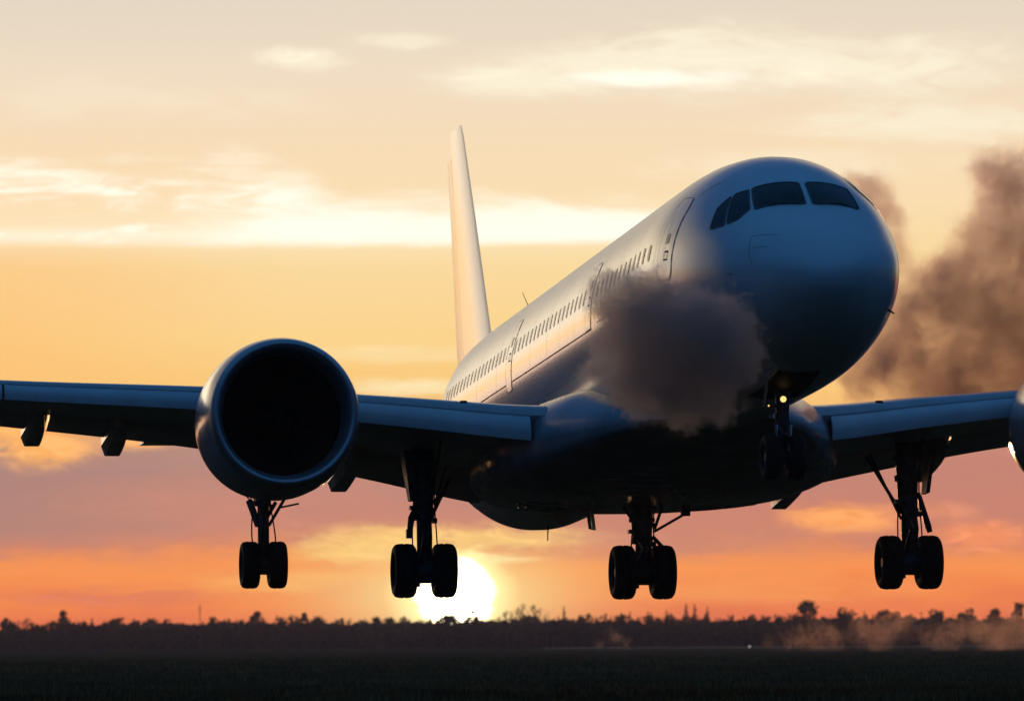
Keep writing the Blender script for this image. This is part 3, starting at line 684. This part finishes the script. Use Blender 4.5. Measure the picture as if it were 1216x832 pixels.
def broad_crown(b, h, wd, rg, base=(0, 0, 0), dens=1.0, low=.12):
    o = Vector(base)
    nc = int(13 * (.7 + dens * .5))
    for i in range(nc):
        z = rg.uniform(low + .08, .93); k = math.sin(PI * min(1, max(.0, (z - low + .12) / (1.12 - low)))) ** .7
        a = rg.uniform(0, 2 * PI); rr = wd * .36 * k * math.sqrt(rg.random())
        c = o + Vector((math.cos(a) * rr, math.sin(a) * rr, z * h)); cr = wd * rg.uniform(.13, .23)
        for j in range(int(46 * dens)):
            d = Vector((rg.gauss(0, 1), rg.gauss(0, 1), rg.gauss(0, .8))).normalized() * cr * rg.uniform(.45, 1.08)
            p = c + d; p.z = min(p.z, o.z + h * (.985 + .03 * rg.random())); leaf(b, p, .50 * (wd / 7) ** .4, rg)
def spruce_crown(b, h, wd, rg, base=(0, 0, 0)):
    o = Vector(base)
    lv = int(h * 2.1)
    for i in range(lv):
        t = .1 + .9 * i / lv; r = wd * .5 * (1 - t) ** .85 * rg.uniform(.75, 1.15) + .05
        for j in range(max(4, int(r * 11))):
            a = rg.uniform(0, 2 * PI); q = r * math.sqrt(rg.random()); leaf(b, o + Vector((math.cos(a) * q, math.sin(a) * q, h * t - q * .35)), .30 + .34 * (1 - t), rg)
TREE_LABEL_GROUP = 'trees standing out of the far tree line'
D0 = 2600.
MPP = D0 / 8584
def gx(px): return (px - 608) * MPP
def tree(px, top, wpx, kind, label, dep=None, seed=0):
    dep = dep or D0 - 18; rg = random.Random(1000 + int(px) + seed); k = dep / 8584
    base_y = 764 + 1.5 / dep * 8584 - (px - 608) * .0052
    h = (base_y - top) * k; wd = wpx * k; x = (px - 608) * k
    t = empty({'spruce': 'spruce_tree', 'bare': 'bare_tree', 'broad': 'broadleaf_tree'}[kind], (x, dep, 0))
    tag(t, label, 'tree', TREE_LABEL_GROUP)
    b = MB(); r = .03 * h
    if kind == 'broad':
        limbs(b, h, r, rg, 7, .40, .85); b.build('trunk', M_BARK, t); b = MB(); broad_crown(b, h, wd, rg); b.build('crown', M_LEAF, t, smooth=0)
    elif kind == 'spruce':
        b.tube([(0, 0, -.1), (0, 0, h * .5), (0, 0, h)], [r * .8, r * .45, .03], 7); b.build('trunk', M_BARK, t); b = MB(); spruce_crown(b, h, wd * 1.75, rg); b.build('crown', M_LEAF, t, smooth=0)
    else:
        tips = limbs(b, h, r * .9, rg, 9, .42, .95); b.build('trunk', M_BARK, t); b = MB()
        for p in tips:
            for q in range(7):
                e = Vector((rg.gauss(0, .3), rg.gauss(0, .3), rg.gauss(0, .25))); f = Vector((wd / (.7 * h), wd / (.7 * h), 1))
                leaf(b, Vector((p.x * min(1, f.x), p.y, min(p.z, h * .97))) + e, .20, rg)
        b.build('crown', M_LEAF, t, smooth=0)
    return t
TREES = [
 (4, 733, 16, 'broad', 'dark broadleaf tree at the far left edge of the tree line'),
 (14, 738, 10, 'bare', 'thin bare tree second from the left end of the tree line'),
 (31, 733, 13, 'bare', 'thin bare tree with a ragged top left of the tall dark tree'),
 (44, 740, 14, 'broad', 'low round tree just right of the ragged bare tree at the left'),
 (58, 738, 12, 'bare', 'short bare tree touching the left side of the tall dark tree'),
 (76, 721, 25, 'broad', 'tall dark broadleaf tree, the highest one at the left end of the tree line'),
 (98, 736, 16, 'broad', 'low tree in the dip right of the tall dark tree at the left'),
 (130, 731, 30, 'broad', 'wide round tree between the tall dark tree and the slim mast'),
 (160, 736, 20, 'broad', 'small round tree midway between the wide left tree and the slim mast'),
 (252, 731, 20, 'broad', 'small tree just right of the slim mast'),
 (305, 726, 26, 'broad', 'rounded tree below the outboard wheels under the left engine'),
 (330, 733, 16, 'spruce', 'small spruce just right of the rounded tree under the outboard wheels'),
 (360, 726, 18, 'broad', 'left one of two dark trees side by side right of the outboard wheels'),
 (374, 727, 16, 'broad', 'right one of two dark trees side by side right of the outboard wheels'),
 (405, 733, 14, 'spruce', 'spruce standing midway between the outboard wheels and the sun'),
 (447, 731, 18, 'broad', 'round tree at the left of the setting sun'),
 (530, 728, 20, 'broad', 'low tree dark against the lower edge of the setting sun'),
 (562, 722, 16, 'broad', 'tree rising in front of the right part of the setting sun'),
 (600, 724, 14, 'bare', 'bare tree immediately right of the setting sun'),
 (617, 717, 13, 'bare', 'left one of two tall bare trees right of the setting sun'),
 (634, 718, 13, 'bare', 'right one of two tall bare trees right of the setting sun'),
 (668, 719, 10, 'spruce', 'lone slim spruce between the bare trees and the middle wheels'),
 (706, 731, 14, 'spruce', 'low spruce below the left side of the middle wheels'),
 (744, 729, 14, 'spruce', 'small spruce below the left wheel of the middle gear'),
 (772, 727, 12, 'spruce', 'small spruce directly below the middle gear leg'),
 (790, 723, 12, 'spruce', 'spruce just right of the middle wheels, left of the tall pair'),
 (813, 715, 11, 'spruce', 'left one of the tall pointed spruce pair right of the middle wheels'),
 (823, 716, 10, 'spruce', 'right one of the tall pointed spruce pair right of the middle wheels'),
 (838, 719, 14, 'spruce', 'broad spruce just right of the tall pointed pair'),
 (866, 731, 16, 'spruce', 'low spruce between the tall pointed pair and the massive dark tree'),
 (905, 730, 16, 'spruce', 'low spruce at the left foot of the massive dark tree'),
 (955, 714, 40, 'broad', 'massive dark broadleaf tree with a flat top behind the left end of the dust'),
 (978, 726, 22, 'broad', 'shorter tree wedged between the two massive dark trees'),
 (1002, 717, 34, 'broad', 'second massive dark tree with a rounded top behind the dust'),
 (1025, 724, 10, 'spruce', 'thin spruce between the rounded dark tree and the right wheels'),
 (1048, 722, 30, 'broad', 'broad tree below the left side of the right wheels'),
 (1075, 730, 18, 'broad', 'low tree directly below the right gear leg'),
 (1110, 724, 28, 'broad', 'broad tree just right of the right wheels'),
 (1148, 722, 28, 'broad', 'round tree third from the right end of the tree line'),
 (1180, 722, 24, 'broad', 'round tree second from the right end of the tree line'),
 (1205, 715, 30, 'broad', 'tall dark tree at the far right end of the tree line'),
]
for i, a in enumerate(TREES): tree(*a, dep=D0 - 10 - (i * 7) % 23)
# the wood behind them reads as one mass
b = MB(); rng = random.Random(5)
for row, (dep, n, hh) in enumerate(((2615, 190, 11.2), (2650, 150, 12.0), (2700, 120, 12.2))):
    for i in range(n):
        x = -330 + 660 * (i + rng.uniform(-.3, .3)) / n; px = 608 + x / dep * 8584
        f = .95 - .16 * max(0, min(1, (110 - px) / 110)) - .07 * math.exp(-((px - 200) / 60) ** 2)
        h = hh * rng.uniform(.86, 1.10) * f * (1 + .12 * mnoise.noise((x * .03, 0, 4.)))
        if rng.random() < .45: spruce_crown(b, h * 1.02, h * .42, rng, (x, dep + rng.uniform(-12, 12), 0))
        else: broad_crown(b, h, h * rng.uniform(.6, .8), rng, (x, dep + rng.uniform(-12, 12), 0), .55, .05)
# undergrowth along the edge
for i in range(64000):
    x = rng.uniform(-330, 330); top = (9.0 + 1.3 * mnoise.noise((x * .09, 0, 9.)) + .9 * mnoise.noise((x * .45, 3., 9.))) * (1 - .20 * max(0, min(1, (-145 - x) / 20))); leaf(b, Vector((x, 2612 + rng.uniform(-8, 60), top * rng.random() ** .85)), 1.05, rng)
tag(b.build('far_wood', M_LEAF, smooth=0), 'dark continuous wood along the horizon behind the airfield', 'wood', kind='stuff')

def shrub(px, wpx, hpx, label, seed):
    dep = 2420.; k = dep / 8584; rg = random.Random(seed); t = empty('shrub', ((px - 608) * k, dep, 0)); tag(t, label, 'shrub')
    b = MB()
    for i in range(6): b.tube([(rg.gauss(0, .3), 0, -.05), (rg.gauss(0, wpx * k * .2), 0, hpx * k * .7)], [.08, .03], 5)
    b.build('stem', M_BARK, t); b = MB()
    for i in range(420):
        x = rg.gauss(0, .30) * wpx * k; zz = max(.05, rg.random() * hpx * k * math.exp(-(x / (wpx * k * .5)) ** 2)); leaf(b, Vector((x, rg.gauss(0, 1.0), zz)), .35, rg)
    b.build('crown', M_LEAF, t, smooth=0)
shrub(52, 36, 11, 'low dark shrub on the grass below the tall tree at the left', 3)
# masts over the trees
def mast(px, top, label, arms):
    dep = 2590.; k = dep / 8584; x = (px - 608) * k; h = (770 - (px - 608) * .0052 - top) * k
    t = empty('mast', (x, dep, 0)); tag(t, label, 'mast')
    b = MB(); b.tube([(0, 0, -.2), (0, 0, h)], [.22, .12], 8); b.build('pole', M_STEEL, t)
    for z in arms: b = MB(); b.tube([(-.7, 0, h - z), (.7, 0, h - z)], .08, 6); b.build('cross_arm', M_STEEL, t)
mast(236, 718, 'slim mast rising over the trees at the left', (1.2, 2.2)); mast(1092, 727, 'thin pole over the trees right of the right wheels', (.4,))
# small lit runway lamps by the strip
def lamp(px, y, dep, r, label, st):
    k = dep / 8584; t = empty('runway_lamp', ((px - 608) * k, dep, 0)); tag(t, label, 'lamp')
    b = MB(); b.tube([(0, 0, -.05), (0, 0, .32)], .06, 8); b.build('post', M_STEEL, t)
    b = MB(); b.lathe([(.30, .02), (.32, r * .8), (.32 + r * .5, r), (.32 + r, r * .8), (.32 + r * 1.3, .02)], 'Z', (0, 0, 0), 14)
    b.build('lamp_head', mat('runway_lamp_lit', (1, .9, .8), .4, emit=(1, .85, .75), strength=st), t, smooth=180)
lamp(888, 768, 1900., .30, 'small white lamp low on the field at the left end of the dust', .6)

# ------------------------------------------------------------------ smoke and dust (real volumes)
def smoke(name, puffs, label, cat, color, dens, aniso=.3, absorb=(0, 0, 0), swirl=.5, nscale=.9, carve=(.28, .62), pad=1.22, soft=.55, step=1.0, voxel=.22, floor=None, thin=None):
    """overlapping puffs of smoke in one closed skin; density falls off from each puff's centre and is eaten by noise"""
    c0 = sum((Vector(p) for p, r in puffs), Vector()) / len(puffs)
    if floor is not None: c0.z = floor
    P = [(Vector(p) - c0, r) for p, r in puffs]
    b = MB()
    for p, r in P:
        rows = [[(p.x + math.sin(t) * math.cos(a) * r * pad, p.y + math.sin(t) * math.sin(a) * r * pad, p.z + math.cos(t) * r * pad) for a in [2 * PI * k / 24 for k in range(24)]] for t in [PI * (.02 + .96 * i / 14) for i in range(15)]]
        b.grid(rows, close_u=True, cap0=True, cap1=True)
    if floor is not None: b.v = [(q[0], q[1], max(q[2], .02)) for q in b.v]
    m = bpy.data.materials.new(name); m.use_nodes = True; X.nt = t = m.node_tree; t.nodes.clear()
    o_ = t.nodes.new('ShaderNodeOutputMaterial'); pv = t.nodes.new('ShaderNodeVolumePrincipled'); t.links.new(pv.outputs[0], o_.inputs['Volume'])
    tcn = t.nodes.new('ShaderNodeTexCoord'); raw = X(tcn.outputs['Object'])
    def vop(op, a, b_):
        n = t.nodes.new('ShaderNodeVectorMath'); n.operation = op
        t.links.new(a.s, n.inputs[0])
        if isinstance(b_, X): t.links.new(b_.s, n.inputs[1])
        else: n.inputs[1].default_value = b_
        return n
    R0 = sum(r for _, r in P) / len(P)
    nz = noise(raw, nscale / R0, 3, .6, col=True)
    off = X(vop('SUBTRACT', nz, (.5, .5, .5)).outputs[0]); k = swirl * R0 * 2
    q = X(vop('ADD', raw, X(vop('MULTIPLY', off, (k, k, k)).outputs[0])).outputs[0])
    f = None
    for p, r in P:
        g = 1.0 - X(vop('DISTANCE', q, tuple(p)).outputs['Value']) / r
        g = X.m('MAXIMUM', g, 0.0); f = g if f is None else f + g
    det = noise(q, 1.9 * nscale / R0, 4, .62)
    body_ = sstep(.05, soft, f + (det - .5) * .9)
    d = body_ * sstep(carve[0], carve[1], det + f * .30) * dens
    if thin:                          # thinner towards its left rim
        sx_ = t.nodes.new('ShaderNodeSeparateXYZ'); t.links.new(raw.s, sx_.inputs[0]); x0 = min(p.x - r for p, r in P)
        d = d * sstep(x0, x0 + thin[0], X(sx_.outputs[0]), thin[1], 1.0)
    t.links.new(d.s, pv.inputs['Density'])
    pv.inputs['Color'].default_value = (*color, 1); pv.inputs['Anisotropy'].default_value = aniso
    pv.inputs['Absorption Color'].default_value = (*absorb, 1)
    m.cycles.volume_step_rate = step if hasattr(m.cycles, 'volume_step_rate') else 1.0
    o = b.build(name, m, smooth=0, loc=c0)
    md = o.modifiers.new('weld', 'REMESH'); md.mode = 'VOXEL'; md.voxel_size = voxel * R0
    dg = bpy.context.evaluated_depsgraph_get(); me = bpy.data.meshes.new_from_object(o.evaluated_get(dg)); o.modifiers.clear(); o.data = me
    if not me.materials: me.materials.append(m)
    tag(o, label, cat, kind='stuff')
    return o
SMOKE_NEAR = [((2.44, 160.64, 9.05), 0.86), ((2.99, 160.10, 9.21), 0.78), ((2.15, 160.92, 9.35), 0.56), ((3.39, 159.73, 8.35), 1.30), ((2.51, 160.60, 8.39), 0.90), ((2.38, 160.76, 7.55), 0.75), ((3.02, 160.14, 7.25), 0.93), ((3.84, 159.32, 7.40), 1.23), ((4.47, 158.71, 7.00), 0.74), ((3.57, 159.61, 6.85), 0.63), ((4.39, 158.75, 8.21), 1.22), ((4.80, 158.35, 7.73), 0.89), ((2.87, 160.30, 6.82), 0.56), ((3.78, 159.41, 6.53), 0.48), ((4.47, 158.72, 6.62), 0.48), ((1.73, 161.39, 7.58), 0.34), ((2.02, 161.05, 9.11), 0.45), ((2.20, 160.92, 8.03), 0.56)]
SMOKE_FAR = [((9.46, 191.67, 13.43), 0.98), ((9.99, 191.71, 12.67), 0.85), ((10.03, 191.74, 11.71), 0.89), ((13.43, 195.66, 13.95), 1.42), ((14.10, 195.72, 12.47), 1.64), ((12.85, 195.71, 12.59), 1.14), ((11.18, 194.78, 10.84), 1.36), ((12.39, 195.76, 11.34), 1.46), ((12.61, 195.81, 10.08), 1.78), ((13.86, 195.82, 9.96), 1.78), ((10.26, 193.82, 9.78), 1.36), ((9.31, 192.87, 8.73), 1.26), ((10.95, 194.87, 8.57), 1.64), ((12.60, 195.88, 8.37), 1.74), ((14.08, 195.87, 8.59), 1.60), ((14.67, 195.77, 11.10), 1.74), ((11.62, 194.90, 7.89), 1.14)]
DUST = [((42.66, 1200.99, 1.28), 1.68), ((46.16, 1200.96, 2.24), 2.80), ((49.66, 1200.94, 2.64), 3.36), ((54.55, 1200.97, 1.77), 2.80), ((58.75, 1200.90, 3.57), 4.19), ((63.65, 1200.87, 4.24), 4.19), ((68.53, 1200.94, 2.54), 3.08), ((72.72, 1200.96, 2.24), 3.63), ((76.92, 1200.91, 3.47), 4.47), ((81.11, 1200.93, 2.75), 4.47), ((86.01, 1200.90, 3.70), 5.03), ((52.45, 1200.99, 1.50), 2.52), ((61.53, 1201.00, 1.18), 2.80), ((71.32, 1201.00, 1.13), 2.52), ((79.71, 1201.00, 1.08), 3.08)]
DUST_SMALL = [((14.28, 1200.99, 1.42), 1.40), ((16.81, 1200.95, 2.39), 2.10), ((18.90, 1200.99, 1.40), 1.40)]

smoke('smoke_cloud', SMOKE_NEAR, 'dense dark smoke puff with rosy edges hugging the left flank under the nose', 'smoke', (.96, .78, .71), 1.9, .66, nscale=1.5, carve=(.26, .68), soft=.36, swirl=.75)
smoke('smoke_cloud', SMOKE_FAR, 'large brown smoke bank drifting behind the nose at the right', 'smoke', (.61, .45, .45), 1.25, .5, nscale=1.3, carve=(.14, .78), soft=.7, swirl=.6)
smoke('dust_cloud', DUST, 'low rosy dust bank drifting in front of the trees at the right', 'dust', (.82, .58, .50), .055, .6, floor=0., swirl=1.1, carve=(.35, .85), soft=.9)
smoke('dust_cloud', DUST_SMALL, 'faint small dust wisp at the foot of the trees below the middle wheels', 'dust', (.80, .66, .58), .06, .6, floor=0., swirl=1.0, carve=(.35, .85), soft=.9)

# evening haze: one even box of air round camera, field, wood and airplane
b = MB(); b.hexa([(-800, -40, -1), (800, -40, -1), (800, 2950, -1), (-800, 2950, -1)], [(-800, -40, 26), (800, -40, 26), (800, 2950, 26), (-800, 2950, 26)])
m = bpy.data.materials.new('haze_air'); m.use_nodes = True; t = m.node_tree; t.nodes.clear()
o_ = t.nodes.new('ShaderNodeOutputMaterial'); pv = t.nodes.new('ShaderNodeVolumePrincipled'); t.links.new(pv.outputs[0], o_.inputs['Volume'])
pv.inputs['Color'].default_value = (.66, .68, .98, 1); pv.inputs['Density'].default_value = 3.8e-5; pv.inputs['Anisotropy'].default_value = .35
o = b.build('haze', m, smooth=0); o['kind'] = 'stuff'; o['label'] = 'thin evening haze over the airfield'
